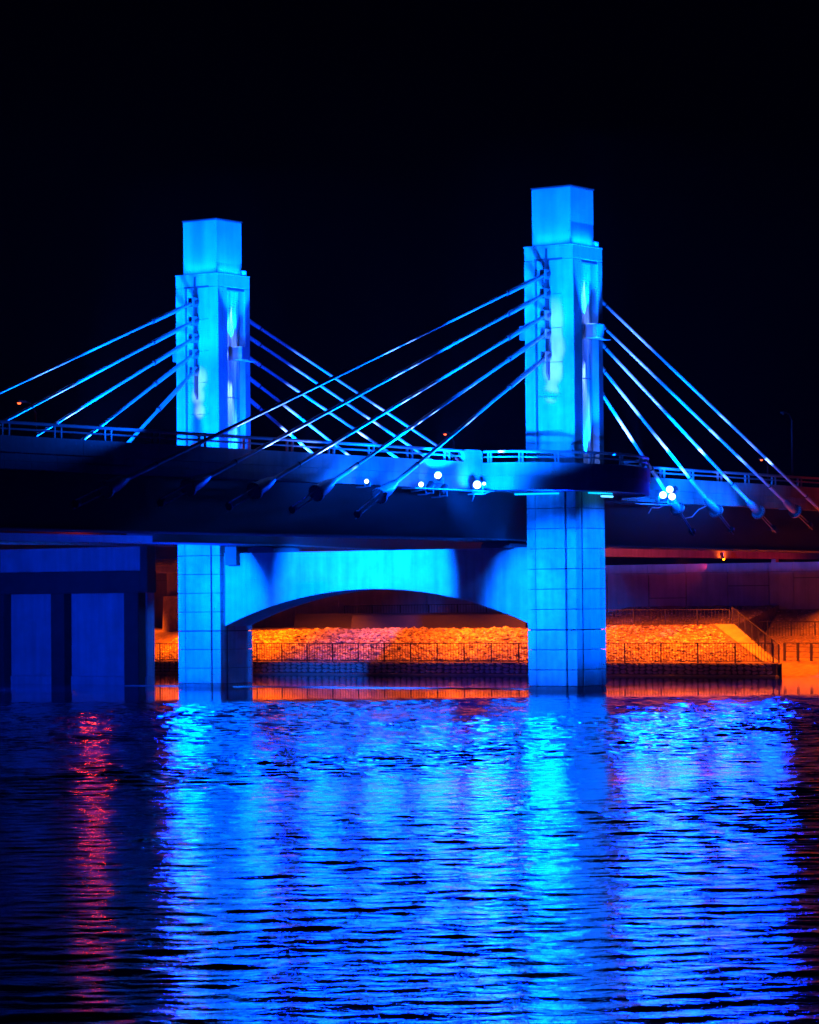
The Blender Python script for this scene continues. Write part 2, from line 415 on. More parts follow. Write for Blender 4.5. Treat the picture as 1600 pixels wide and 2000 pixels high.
# stone river wall: every stone of the near stretch its own piece
sw = thing('stone_wall', (30, 20, 0), 'low river wall of irregular stones below the shore fence', 'wall')
g = MB(); g.box(30.12, 30.3, 3.45, 130, -.4, .86); g.build('mortar_core', 'dark', sw)
protos = []
for k in range(6):
    r = random.Random(50+k); q = MB(); n = 7
    ring = [(math.cos(6.283*i/n)*r.uniform(.85, 1.1), math.sin(6.283*i/n)*r.uniform(.8, 1.1)) for i in range(n)]
    vs = [(0, a*.5, b*.5) for a, b in ring]+[(-.09, a*.40, b*.40) for a, b in ring]
    q.add(vs, [(i, n+i, n+(i+1) % n, (i+1) % n) for i in range(n)]+[tuple(range(n, 2*n))[::-1]])
    protos.append(q)
pm = []
for q in protos:
    me = bpy.data.meshes.new('stone'); me.from_pydata(q.v, [], q.f); me.materials.append(M['stone2']); pm.append(me)
cnt = 0
y = 3.7
while y < 58:
    w_ = R.uniform(.36, .62); z = .14
    while z < .74:
        hh = R.uniform(.18, .32); hh = min(hh, .84-z)
        o = bpy.data.objects.new('stone', R.choice(pm)); col.objects.link(o); o.parent = sw
        o.location = (30.13-30, y+w_/2-20+R.uniform(-.04, .04), z+hh/2); o.scale = (1, w_*.98, hh*.98); o.rotation_euler = (R.uniform(-.25, .25), 0, 0)
        cnt += 1; z += hh
    y += w_
    if cnt > 285: break
g = MB()
while y < 100:
    w_ = R.uniform(.36, .62); z = .14
    for zz in (.26, .5, .72):
        q = R.choice(protos); g.add([(30.13+a, y+w_/2+b*w_, zz+c*.23) for a, b, c in q.v], q.f)
    y += w_
tag(g.build('stone_course', 'stone2', sw), kind='stuff')

# ------------------------------------------------------------------ fences
def fence(name, pts, h, label, spacing, picket=.16, cat='fence', rails=(1.0, .10), postr=.035, mat_='fence', group=None):
    t = thing(name, pts[0], label, cat, group)
    for a, b in zip(pts, pts[1:]):
        A, B = Vector(a), Vector(b); L = (B-A).length; n = max(1, round(L/spacing))
        for rz in rails:
            MB().tube([A+Vector((0, 0, h*rz)), B+Vector((0, 0, h*rz))], .03 if rz == max(rails) else .02, 6).build('top_rail' if rz == max(rails) else 'lower_rail', mat_, t)
        for i in range(n+1):
            if i == n and b is not pts[-1]: continue
            p = A+(B-A)*i/n
            box(p.x-postr, p.x+postr, p.y-postr, p.y+postr, p.z-.02, p.z+h).build('post', mat_, t)
            if i < n and picket:
                g = MB(); k = int(L/n/picket)
                for j in range(1, k):
                    q = A+(B-A)*((i+j/k)/n)
                    g.box(q.x-.010, q.x+.010, q.y-.010, q.y+.010, q.z+h*rails[-1], q.z+h)
                tag(g.build('picket_panel', mat_, t), kind='stuff')
    return t
fence('shore_fence', [(30.6, 3.9, .87), (30.6, 23.0, .87)], 1.28, 'black picket fence on the river wall right of the near tower', 2.7, .2)
fence('shore_fence', [(30.6, 23.0, .87), (30.6, 58, .87)], 1.28, 'black picket fence on the river wall seen under the arch', 2.2, .2)
fence('ramp_fence', [(38.3, ramp_y(38.3), 3.3), (31.2, ramp_y(31.2)+.1, .90)], 1.15, 'black fence sloping down beside the concrete ramp', 1.5, .22)
fence('upper_fence', [(38.3, ramp_y(38.3)+.2, 3.24), (38.3, 23.5, 3.26)], 1.05, 'thin black fence along the top of the bank slope', 2.3, .25)
fence('arch_fence', [(43.0, 46, 3.25), (43.0, 33.5, 3.3)], 1.5, 'black fence in the dark under the bridge seen through the arch', 2.4, .25)
fence('landing_fence', [(41.8, 15.5, 2.3), (42.2, 5, 2.2), (42.2, -8, 2.2)], 1.2, 'black picket fence in front of the upper right slope', 1.9, .2)
fence('post_and_rail_fence', [(37.0, 6.4, .92), (35.0, .5, .9), (33.8, -4, .85)], 1.15, 'black four rail fence behind the orange landing', 1.3, 0, rails=(1.0, .78, .5, .2), postr=.07)

# ------------------------------------------------------------------ abutment wall with panels
ab = thing('abutment_wall', (45, 30, 3), 'tall concrete abutment wall of large panels beyond the bank', 'wall')
box(45.12, 46.2, -40, 100, 2.5, 7.40).build('core', 'dark', ab)
edges = [-40, -30, -22, -15, -9.5, -6, -3, 0, 3.0, 6.6, 9.8, 11.7, 14.9, 18.2, 21.2, 24.6, 28.4, 32.2, 36, 40, 44, 48, 52, 56, 62, 70, 80, 90, 100]
for i, (a, b) in enumerate(zip(edges, edges[1:])):
    z0 = 4.05 if b < 27 else 2.9
    sp = R.choice((5.1, 5.9, 6.4)) if i % 2 else 6.55
    if i % 2 and b-a > 2:
        box(45.0, 45.13, a+.03, b-.03, z0, sp-.03).build('panel', 'wall', ab)
        box(45.0, 45.13, a+.03, b-.03, sp+.03, 6.83).build('panel', 'wall', ab)
    else:
        box(45.02, 45.13, a+.03, b-.03, z0, 6.83).build('panel', 'wall', ab)
    box(44.9, 45.4, a+.015, b-.015, 6.86, 7.47).build('coping', 'wall', ab)
bs = thing('dark_barrier', (41, 36, 3), 'long black barrier block lying on the bank behind the heaped stones', 'barrier')
MB().extrude([(40.2, 3.0), (41.2, 3.0), (40.95, 4.05), (40.45, 4.05)], 1, 28.5, 43.5).build('barrier', 'darkmetal', bs)
MB().extrude([(42.0, 3.0), (42.9, 3.0), (42.7, 4.2), (42.3, 4.2)], 1, 32, 50).build('barrier', 'darkmetal', bs)

# ------------------------------------------------------------------ towers
def tower(oy, label):
    t = thing('bridge_tower', (0, oy, 0), label, 'bridge tower', 'square bridge towers at the two ends of the arch')
    def B(name, m, *a, c=.02):
        a = list(a); a[2] += oy; a[3] += oy
        return cbox(*a, c=c).build(name, m, t)
    W, D = 3.20, 3.15
    ZT = 24.63
    # lower shaft: core + facing blocks by course
    B('shaft', 'dark', .30, D-.02, .30, W-.02, -2.5, 12.0)
    cuts_y = [(0.0, .60), (.72, 2.62), (2.66, W)]      # pieces of the river face
    cuts_x = [(0.001, .60), (.74, 2.62), (2.66, D)]    # pieces of the outer face
    zc = [-.35, .22, 1.13, 2.24, 3.36, 4.48, 5.60, 6.72, 7.84, 8.96, 10.08, 11.2, 12.0]
    first = {}
    for z0, z1 in zip(zc, zc[1:]):
        for k, (a, b) in enumerate(cuts_y):
            gp = .05 if abs(z1-3.36) < .01 else .016
            x0 = 0 if k != 2 else .015
            B('facing_block', 'wetblock' if z0 < .2 else 'block', x0, .305, a+.004, b, z0+.016, z1-gp, c=.014)
        for k, (a, b) in enumerate(cuts_x):
            gp = .05 if abs(z1-3.36) < .01 else .016
            B('facing_block', 'wetblock' if z0 < .2 else 'block', a if k else .31, b, 0 if k != 2 else .015, .305, z0+.016, z1-gp, c=.014)
    # upper shaft: back core with the slot of the cables and the groove of the outer face
    z0 = 12.0
    B('shaft', 'concrete', .45, D, .50, W, z0, ZT-.75)
    B('shaft', 'concrete', 0, D, 0, W, ZT-.72, ZT)
    # river face: two strips and the recessed field between
    B('pilaster', 'concrete', 0, .44, 0, .74, z0, ZT-.74)
    B('pilaster', 'concrete', 0, .44, 2.52, W, z0, ZT-.74)
    zz = [z0, 14.4, 16.3, 18.2, 20.1, 22.0, 23.89]
    for a, b in zip(zz, zz[1:]):
        B('facing_panel', 'concrete', .16, .44, .79, 2.47, a+.01, b-.01, c=.01)
    # outer face: pilasters and groove with upright ribs
    B('pilaster', 'concrete', .45, .90, .001, .49, z0, ZT-.74)
    B('pilaster', 'concrete', 2.66, D, .001, .49, z0, ZT-.74)
    for k in range(7):
        x = 1.04+k*.245
        for (a, b) in ((z0+.15, 17.3), (17.36, 19.55), (20.4, ZT-.85)):
            g = MB(); n = 10
            pr = [(x+.115*math.cos(math.pi*(1+i/n)), oy+.50+(.16 if k % 2 else .10)*math.sin(math.pi*(1+i/n))) for i in range(n+1)]
            g.extrude(pr, 2, a, b); g.build('groove_rib', 'rib', t, smooth=True)
    B('groove_plate', 'metal', .95, 1.35, .30, .49, 19.56, 20.38)
    # light box half way up on the outer face and its mate on the road face
    lb = B('light_box', 'metal', 1.66, 2.47, -.5, .28, 19.56, 20.36, c=.03)
    B('light_box', 'metal', 0.46, 1.3, W-.05, W+.65, 19.56, 20.36, c=.03)
    B('light_box_shelf', 'metal', 2.3, 3.1, -.55, -.1, 19.50, 19.55, c=.01)
    B('groove_hood', 'darkmetal', .92, 2.64, .02, .49, ZT-.90, ZT-.745)
    # coping and crown
    B('coping', 'concrete', -.03, D+.03, -.03, W+.03, ZT, ZT+.09)
    ia = .33
    cr = B('crown', 'crown', ia, D-ia, ia, W-ia, ZT+.09, 27.93, c=.03)
    B('crown_cap', 'darkmetal', ia-.05, D-ia+.05, ia-.05, W-ia+.05, 27.93, 28.03)
    B('junction_box', 'metal', D-.55, D-.15, .1, .35, ZT+.09, ZT+.42)
    # steel anchor fin in the slot
    pr = [(.16, 24.55), (-.02, 24.55), (-.10, 23.3), (-.05, 17.6), (.16, 17.2)]
    g = MB(); g.extrude([(a, b) for a, b in pr], 1, oy+1.66, oy+1.80); g.build('anchor_fin', 'darkmetal', t)
    B('slot_shadow_bar', 'darkmetal', -.012, .16, .70, 2.55, 23.88, 23.98, c=.005)  # dark bar standing in for the shadow line at the top of the recess
    return t
t1 = tower(0, 'nearer taller looking bridge tower rising through the round balcony')
t2 = tower(S, 'farther bridge tower at the left end of the arched cross beam')

# ------------------------------------------------------------------ arched cross beam
cb = thing('arched_cross_beam', (1.7, 14, 0), 'arched concrete cross beam between the two towers', 'cross beam')
g = MB(); y0, y1 = 3.19, S+.02; zt = 7.95
n = 48; c = (y0+y1)/2; hc = (y1-y0)/2; sag = 2.12; rad = (hc*hc+sag*sag)/(2*sag); zb = 3.62
arc = []
for i in range(n+1):
    y = y0+(y1-y0)*i/n; arc.append((y, zb+sag-rad+math.sqrt(rad*rad-(y-c)**2)))
for xa, flip in ((.45, 0), (2.95, 1)):
    for i in range(n):
        q = [(xa, arc[i][0], arc[i][1]), (xa, arc[i+1][0], arc[i+1][1]), (xa, arc[i+1][0], zt), (xa, arc[i][0], zt)]
        g.add(q, [(0, 1, 2, 3)] if flip else [(3, 2, 1, 0)])
for i in range(n):
    g.add([(.45, *arc[i]), (2.95, *arc[i]), (2.95, *arc[i+1]), (.45, *arc[i+1])], [(3, 2, 1, 0)])
g.add([(.45, y0, zt), (2.95, y0, zt), (2.95, y1, zt), (.45, y1, zt)], [(0, 1, 2, 3)])
g.build('beam', 'concrete', cb, smooth=True)
for yy in (5.2, 21.6):
    MB().extrude([(yy-.95, 7.95), (yy+.95, 7.95), (yy+.95, 8.2), (yy+.5, 8.3), (yy-.5, 8.3), (yy-.95, 8.2)], 0, -.1, 2.5).build('bearing_plinth', 'dark', cb)
    MB().tube([(.8, yy, 8.28), (.8, yy, 8.46)], .45, 16).build('bearing', 'darkmetal', cb)
cbox(.1, 2.4, 23.55, 24.4, 7.25, 8.35).build('shear_block', 'dark', cb)
# added footing slab, makes the pale line on the water between the towers
ft = thing('added_footing', (1.5, 14, -1), 'added footing slab that draws the pale line on the water between the towers', 'footing')
cbox(1.2, 2.2, 3.21, 33, -1.5, .035, c=.01).build('added_slab', 'path', ft)

# ------------------------------------------------------------------ deck
XA, XB = -75, 110
def dz(x): return -.30*smooth(-6, 16, x)-.12*smooth(16, 60, x)
deck = thing('bridge_deck', (0, 14, 8.4), 'long road deck with dark girders and pale concrete parapet', 'bridge deck')
def seg_box(x0, x1, y0, y1, z0, z1, c=.0):
    a, b = dz(x0), dz(x1); g = MB()
    g.add([(x0,y0,z0+a),(x1,y0,z0+b),(x1,y1,z0+b),(x0,y1,z0+a),(x0,y0,z1+a),(x1,y0,z1+b),(x1,y1,z1+b),(x0,y1,z1+a)],
          [(0,3,2,1),(4,5,6,7),(0,1,5,4),(1,2,6,5),(2,3,7,6),(3,0,4,7)]); return g
g = MB()
cuts = [XA, -40, -6, 0, 5, 10, 16, 30, 60, XB]
for a, b in zip(cuts, cuts[1:]):
    q = seg_box(a, b, 2.95, 24.5, 11.02, 11.35); g.add(q.v, q.f)
g.build('road_slab', 'deck', deck)
for ya in (3.55, 19.4):
    g = MB()
    for a, b in zip(cuts, cuts[1:]):
        A, B_ = dz(a), dz(b)
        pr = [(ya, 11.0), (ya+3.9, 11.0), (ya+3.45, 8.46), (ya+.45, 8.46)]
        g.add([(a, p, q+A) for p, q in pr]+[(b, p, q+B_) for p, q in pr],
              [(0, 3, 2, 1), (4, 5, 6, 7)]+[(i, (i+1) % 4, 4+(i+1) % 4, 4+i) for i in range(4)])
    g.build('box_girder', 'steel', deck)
    g = MB()
    for a, b in zip(cuts, cuts[1:]):
        for (p, q) in ((ya+.30, ya+3.6),):
            s_b = seg_box(a, b, p, q, 8.40, 8.455); g.add(s_b.v, s_b.f)
    g.build('bottom_flange', 'dark', deck)
for x in range(-70, 100, 8):
    box(x, x+.25, 7.3, 19.3, 9.4+dz(x), 10.98+dz(x)).build('cross_frame', 'steel', deck)
# near parapet in cast panels; the balcony replaces it from x = -5.4 to 9.5
def parapet(y0, ya, yb, xs, group):
    for a, b in zip(xs, xs[1:]):
        seg_box(a+.012, b-.012, ya, yb, 11.74, 12.47).build('parapet_panel', 'deck', deck)
        n = max(1, round((b-a)/1.9))
        for i in range(n):
            p, q = a+(b-a)*i/n, a+(b-a)*(i+1)/n
            s = .05 if y0 == 0 else -.05
            seg_box(p+.006, q-.006, ya+s, yb+s, 11.36, 11.728).build('edge_block', 'deck', deck)
            seg_box(p+.006, q-.006, ya+s*.2, yb+s*.2, 11.0, 11.35).build('edge_block', 'deck', deck)
parapet(0, 2.6, 2.92, [-75, -66, -57, -48, -39, -33.5, -28.3, -22.5, -17, -11.6, -5.42], '')
parapet(0, 2.6, 2.92, [9.5, 14.6, 20, 25.4, 30.8, 37, 44, 52, 61, 71, 82, 95, 108], '')
g = seg_box(XA, XB, 24.3, 24.6, 11.0, 12.47)
parapet(1, 24.52, 24.84, [-75, -57, -39, -22, -11, 0], ''); parapet(1, 24.52, 24.84, [3.3, 12, 24, 40, 60, 85, 108], '')
# end block with rounded shoulder
pr = [(-7.25, 12.47), (-5.42, 12.47), (-5.42, 12.95)]
for i in range(7):
    a = math.pi/2*i/6; pr.append((-5.42-.28*(1-math.cos(a)), 12.90+.24*math.sin(a)))
pr += [(-6.95, 13.14), (-7.25, 12.98)]
g = MB(); g.extrude(pr, 1, 2.58, 2.95); g.build('end_block', 'deck', deck)
# rail on the parapet
def rail_run(x0, x1, y, label, end=0):
    t = thing('guard_rail', (x0, y, 12.4), label, 'railing', 'steel rails on the deck parapets')
    n = max(2, int((x1-x0)/6)); xs = [x0+(x1-x0)*i/n for i in range(n+1)]
    MB().tube([(x, y, 13.06+dz(x)) for x in xs], .085, 8).build('top_rail', 'rail', t, smooth=True)
    MB().tube([(x, y, 12.78+dz(x)) for x in xs], .05, 8).build('lower_rail', 'rail', t, smooth=True)
    x = x0+1.2
    while x < x1-.5:
        for k in (0, .45):
            z = dz(x+k)
            MB().add([(x+k-.06, y-.05, 12.47+z), (x+k+.06, y-.05, 12.47+z), (x+k+.06, y+.09, 12.47+z), (x+k-.06, y+.09, 12.47+z),
                      (x+k-.035, y-.03, 13.0+z), (x+k+.035, y-.03, 13.0+z), (x+k+.035, y+.03, 13.0+z), (x+k-.035, y+.03, 13.0+z)],
                     [(0,3,2,1),(4,5,6,7),(0,1,5,4),(1,2,6,5),(2,3,7,6),(3,0,4,7)]) if False else \
            box(x+k-.045, x+k+.045, y-.045, y+.06, 12.46+z, 13.02+z).build('post', 'rail', t)
        x += 3.55
rail_run(-74, -7.2, 2.76, 'long blue lit rail on the near parapet left of the near tower')
rail_run(9.6, 100, 2.76, 'rail on the parapet running away right of the balcony')
rail_run(-74, -.3, 24.66, 'dark rail on the far parapet left of the left tower')
rail_run(3.4, 100, 24.66, 'dark rail on the far parapet between the towers')

# ------------------------------------------------------------------ balcony around the near tower
bal = thing('balcony', (2, 2.6, 11), 'curved concrete balcony bulging round the near tower', 'balcony')
CX, CYb, EA, EB = 2.0, 2.6, 7.5, 4.5
def ell(t, d=0): return (CX+(EA-d)*math.cos(t), CYb+(EB-d)*math.sin(t))
N = 72
def curved(t0, t1, d0, d1, z0, z1, n):
    g = MB(); b = 0; vs = []
    for i in range(n+1):
        t = t0+(t1-t0)*i/n; p = ell(t, d0); q = ell(t, d1); zz = dz(p[0])*.4
        vs += [(*p, z0+zz), (*p, z1+zz), (*q, z1+zz), (*q, z0+zz)]
    fs = []
    for i in range(n):
        A = i*4
        for k in range(4): fs.append((A+k, A+4+k, A+4+(k+1) % 4, A+(k+1) % 4))
    fs += [(3, 2, 1, 0), (n*4, n*4+1, n*4+2, n*4+3)]
    g.add(vs, fs); return g
nseg = 8
for i in range(nseg):
    a = math.pi*(1+i/nseg)+.001; b = math.pi*(1+(i+1)/nseg)-.001
    curved(a, b, .0, .26, 11.74, 12.46, 10).build('parapet_panel', 'deck', bal, smooth=True)
    curved(a, b, .05, .30, 10.98, 11.73, 10).build('edge_panel', 'deck', bal, smooth=True)
g = MB(); ring = [ell(math.pi*(1+i/48), .3) for i in range(49)]
g.extrude([*ring], 2, 10.98, 11.2); g.build('floor_slab', 'deck', bal)
g = MB(); pts = [ell(math.pi*(1.004+.992*i/60), .13) for i in range(61)]
MB().tube([(*p, 13.06+dz(p[0])*.4) for p in pts], .075, 8).build('top_rail', 'rail', bal, smooth=True)
MB().tube([(*p, 12.77+dz(p[0])*.4) for p in pts], .04, 8).build('lower_rail', 'rail', bal, smooth=True)
for i in range(9):
    for k in (-.018, .018):
        t = math.pi*(1.03+.94*i/8)+k; p = ell(t, .13); z = dz(p[0])*.4
        box(p[0]-.04, p[0]+.04, p[1]-.04, p[1]+.04, 12.44+z, 13.02+z).build('post', 'rail', bal)

# ------------------------------------------------------------------ stay cables
def cable(oy, tw, slope, xend, zend, label, group, left):
    """tw: z where the cable meets the tower centre line; slope dz/dx; xend/zend: top of the lower socket"""
    y = oy+1.75
    xs = -.10 if left else 3.3
    z_at = lambda x: tw+slope*(x-1.6)
    sg = -1 if left else 1
    d = Vector((sg, 0, slope*sg)).normalized()
    # far cables run down behind the parapet
    t = thing('stay_cable', (xend, y, zend), label, 'stay cable', group)
    P = lambda x: Vector((x, y, z_at(x)))
    a = P(xs); e = Vector((xend, y, zend))
    L = (e-a).length; dd = (e-a).normalized()
    s1 = a+dd*4.2
    if left:
        MB().tube([a, a+dd*.5, a+dd*1.6], [.10, .10, .12], 12).build('neck', 'pipe', t, smooth=True)
        MB().tube([a-dd*.25, a+dd*.15], .22, 10).build('clevis', 'darkmetal', t, smooth=True)
        for k in (-1, 1):
            box(a.x-.32, a.x+.12, y+k*.15-.03, y+k*.15+.03, a.z-.28, a.z+.26).build('lug_plate', 'metal', t)
        MB().tube([a+dd*1.5, s1], .135, 14).build('sleeve', 'pipe', t, smooth=True)
    else:
        MB().tube([a, s1-dd*.9], .135, 14).build('sleeve', 'pipe', t, smooth=True); s1 = s1-dd*.9
    MB().tube([s1, s1+dd*.08], .155, 14).build('collar', 'darkmetal', t, smooth=True)
    MB().tube([s1+dd*.08, e-dd*2.6], .098, 14).build('sheath', 'pipe', t, smooth=True)
    MB().tube([e-dd*2.6, e-dd*.1], .125, 14).build('sleeve', 'pipe', t, smooth=True)
    MB().tube([e-dd*2.66, e-dd*2.58], .14, 12).build('collar', 'darkmetal', t, smooth=True)
    # socket, flange and tail rods
    MB().tube([e-dd*.45, e, e+dd*.5, e+dd*1.15], [.14, .26, .34, .34] if left else [.14, .25, .26, .26], 20).build('anchor_socket', 'metal', t, smooth=True)
    fl = MB().tube([e+dd*1.15, e+dd*1.28], .44, 24).build('flange', 'metal', t, smooth=True)
    side = dd.cross(Vector((0, 1, 0))).normalized(); g = MB()
    for k in range(16):
        q = e+dd*1.10+(Vector((0, 1, 0))*math.cos(k*math.pi/8)+side*math.sin(k*math.pi/8))*.385
        g.tube([q, q+dd*.24], .028, 6)
    tag(g.build('bolt', 'darkmetal', fl if False else t), kind='stuff')
    for k in (-1, 1):
        q = e+dd*1.28+side*.2*k+Vector((0, .12*k, 0))
        MB().tube([q, q+dd*2.3], .035, 8).build('tail_rod', 'metal', t, smooth=True)
    MB().tube([e+dd*3.3, e+dd*3.5], .2, 10).build('tail_plate', 'darkmetal', t, smooth=True)
GN = 'near side stay cables'
GF = 'stay cables of the left tower'
ordn = ['topmost', 'second from top', 'third from top', 'fourth from top', 'lowest']
NZ = [23.65, 22.62, 21.45, 20.5, 19.35]
for i, (xe, ze) in enumerate(((-37.3, 10.6), (-31.2, 10.85), (-26.0, 10.85), (-20.9, 10.9), (-15.4, 10.95))):
    cable(0, NZ[i], (NZ[i]-ze)/(1.6-xe), xe, ze, ordn[i]+' of the cables falling left from the near tower', GN, True)
RZ = [23.9, 22.55, 21.75, 20.78, 19.95]
for i, (xe, ze) in enumerate(((33.6, 10.45), (28.6, 10.95), (23.7, 10.85), (18.3, 10.9), (13.6, 11.05))):
    cable(0, RZ[i], (ze-RZ[i])/(xe-1.6), xe, ze, ordn[i]+' of the cables falling right from the near tower', GN, False)
LZ = [23.62, 22.55, 21.6, 20.82, 20.1]
for i, xe in enumerate((-34.2, -28.4, -22.9, -17.25, -11.35)):
    cable(S, LZ[i], (LZ[i]-10.8)/(1.6-xe), xe, 10.8, ordn[i]+' of the cables falling left from the left tower', GF, True)
QZ = [23.54, 22.58, 21.33, 20.33, 19.2]
for i, xe in enumerate((39.8, 35.7, 31.6, 24.5, 19.6)):
    cable(S, QZ[i], (10.8-QZ[i])/(xe-1.6), xe, 10.8, ordn[i]+' of the cables falling right from the left tower', GF, False)

# ------------------------------------------------------------------ floodlights
def flood(p, aim, r, label, power=0, cone=12, color=WB, lens='lens', arm=True):
    p = Vector(p); d = (Vector(aim)-p).normalized()
    t = thing('floodlight', p, label, 'floodlight', 'floodlights on the edge of the deck')
    r *= .78
    MB().tube([p-d*r*2.4, p-d*r*1.9, p-d*r*.5, p], [r*.45, r*.75, r*.98, r*1.02], 16).build('housing', 'darkmetal', t, smooth=True)
    MB().tube([p+d*.002, p+d*(.02+r*.12), p+d*(.02+r*.2)], [r*.88, r*.72, r*.3], 16).build('lens', lens, t, smooth=True)
    c0 = p-d*r*1.2
    for s in (-1, 1):
        q = d.cross(Vector((0, 0, 1))).normalized()*s*r*1.12
        MB().tube([c0+q, c0+q+Vector((0, 0, -r*1.6))], .025, 6).build('bracket_arm', 'metal', t)
    q = d.cross(Vector((0, 0, 1))).normalized()*r*1.2
    MB().tube([c0-q+Vector((0, 0, -r*1.6)), c0+q+Vector((0, 0, -r*1.6))], .03, 6).build('bracket_foot', 'metal', t)
    MB().tube([c0+Vector((0, 0, -r*1.6)), c0+Vector((0, .25, -r*1.9)), (c0.x, 2.75, c0.z-r*1.9)], .04, 6).build('mounting_arm', 'metal', t, smooth=True)
    return t
# lamps seen in the photograph, left of the tower
for p, aim, r, lb in (((-17.3, 2.0, 11.13), (-40, -4, 16), .17, 'single small floodlight left of the lowest cable socket'),
                      ((-12.3, 2.0, 11.10), (-30, -4, 14), .20, 'lit floodlight left of the paired dark heads'),
                      ((-10.7, 2.0, 11.62), (-30, -6, 19), .28, 'upper tilted floodlight of the cluster left of the end block'),
                      ((-6.9, 2.0, 11.22), (-40, -14, 15), .31, 'large bright floodlight under the rounded parapet end block'),
                      ((-6.2, 2.0, 11.30), (-40, -14, 15), .13, 'tiny floodlight beside the large one under the end block'),
                      ((12.6, 1.15, 11.42), (-20, -14, 17), .30, 'uppermost of the three bright floodlights right of the balcony'),
                      ((11.8, 1.15, 11.08), (-20, -14, 17), .30, 'left one of the three bright floodlights right of the balcony'),
                      ((12.6, 1.0, 11.0), (-20, -14, 17), .30, 'lowest of the three bright floodlights right of the balcony'),
                      ((29.3, 1.9, 10.90), (0, -14, 17), .17, 'lone small floodlight at the far right cable socket')):
    flood(p, aim, r, lb)
for p, aim, lb in (((-10.0, 2.0, 11.05), (0, 2.0, 20), 'dark floodlight head lowest in the left cluster'),
                   ((-11.3, 2.0, 11.15), (0, 2.0, 20), 'dark floodlight head beside the lit one in the left cluster'),
                   ((14.6, 1.9, 11.5), (30, 2, 16), 'dark floodlight head right of the three bright ones')):
    flood(p, aim, .27, lb, lens='darkmetal')
pl = thing('lamp_shelf', (-9, 2.2, 10.8), 'steel shelf carrying the floodlights left of the balcony', 'shelf')
box(-13.2, -5.6, 1.75, 2.62, 10.86, 10.92).build('plate', 'metal', pl)
MB().tube([(-6, 1.8, 10.85), (-6.6, 1.8, 10.72), (-7.5, 1.8, 10.70), (-7.7, 1.8, 10.3)], .035, 6).build('conduit', 'metal', pl, smooth=True)
pl = thing('lamp_shelf', (13, 2.2, 10.5), 'steel shelf carrying the floodlights right of the balcony', 'shelf')
box(9.6, 15.2, 1.75, 2.62, 10.52, 10.58).build('plate', 'metal', pl)
MB().tube([(13, 1.8, 10.5), (12.4, 1.8, 10.35), (11.6, 1.8, 10.35), (11.2, 1.8, 10.0)], .035, 6).build('conduit', 'metal', pl, smooth=True)
MB().tube([(18.4, 1.9, 10.6), (17.4, 1.9, 10.35), (16.6, 1.9, 9.9), (15.4, 1.9, 9.75)], .035, 6).build('conduit', 'metal', pl, smooth=True)
# tube lights under the balcony
for a, b, lb in (((-.62, 3.6, 10.90), (-.12, 1.0, 10.90), 'long cyan tube light under the left side of the balcony'),
                 ((.5, -.55, 10.90), (2.9, -.62, 10.90), 'cyan tube light under the right side of the balcony'),
                 ((1.2, -.95, 10.72), (2.4, -.95, 10.72), 'short bright tube light lowest under the balcony')):
    t = thing('tube_light', a, lb, 'tube light', 'tube lights under the balcony')
    MB().tube([a, b], .055, 8).build('tube', 'tube' if 'short' not in lb else 'tube2', t, smooth=True)
    A, B_ = Vector(a), Vector(b)
    MB().tube([A+Vector((0, 0, .07)), B_+Vector((0, 0, .07))], .05, 6).build('housing', 'darkmetal', t)
# narrow beams that strike the cables
for p, t, e, cn in (((-17.3, 1.2, 11.3), (-24, 1.75, 13.7), 60, 18), ((-12.3, 1.1, 11.3), (-15.2, 1.75, 17.5), 240, 14),
                    ((-12.3, 1.1, 11.3), (-13.2, 1.75, 16.2), 200, 12), ((-10.7, 1.0, 11.8), (-11.4, 1.75, 14.6), 60, 22),
                    ((-18.0, 1.1, 11.3), (-20.4, 1.75, 12.9), 16, 40), ((-8.0, 1.0, 11.5), (-8.0, 1.75, 14.5), 60, 25),
                    ((-23.0, 1.1, 11.3), (-27.6, 1.75, 13.8), 60, 22), ((-38.0, 1.1, 11.3), (-42, 1.75, 14.5), 60, 22),
                    ((8.0, 1.0, 11.6), (17.6, 1.75, 17.3), 620, 9), ((8.0, 1.0, 11.6), (14.5, 1.75, 15.4), 300, 14),
                    ((8.0, 1.0, 11.6), (8.6, 1.75, 14.9), 90, 40),
                    ((14.0, 1.0, 11.5), (19.0, 1.75, 14.9), 130, 13), ((14.0, 1.0, 11.5), (17.4, 1.75, 13.8), 50, 14),
                    ((14.0, 1.0, 11.5), (12.6, 1.75, 14.5), 70, 26),
                    ((19.0, 1.0, 11.3), (22.2, 1.75, 13.3), 40, 18), ((19.0, 1.0, 11.3), (20.4, 1.75, 12.2), 10, 30),
                    ((24.0, 1.0, 11.3), (26.4, 1.75, 13.8), 60, 20), ((14.5, 1.1, 11.2), (15.4, 1.75, 12.7), 14, 40),
                    ((-9.0, 25.8, 12.9), (-13.5, 26.4, 17.6), 150, 18), ((-9.0, 25.8, 12.9), (-11.0, 26.4, 16.1), 50, 20),
                    ((14.0, 25.8, 13.0), (19.3, 26.4, 17.2), 160, 16), ((14.0, 25.8, 13.0), (16.9, 26.4, 15.6), 50, 20),
                    ((8.0, 25.8, 13.0), (9.3, 26.4, 16.2), 60, 26), ((9.5, 25.8, 13.2), (11.3, 26.4, 14.8), 30, 40)):
    spot('cable_beam', p, t, e*28, WB, cn, .9, .06)
spot('cable_wash', (9.8, 1.2, 11.2), (24, 1.75, 12.6), 5000, LB, 40, .8, .1)
spot('cable_wash', (-6, 1.1, 11.2), (-20, 1.75, 12.4), 2500, LB, 36, .8, .1)
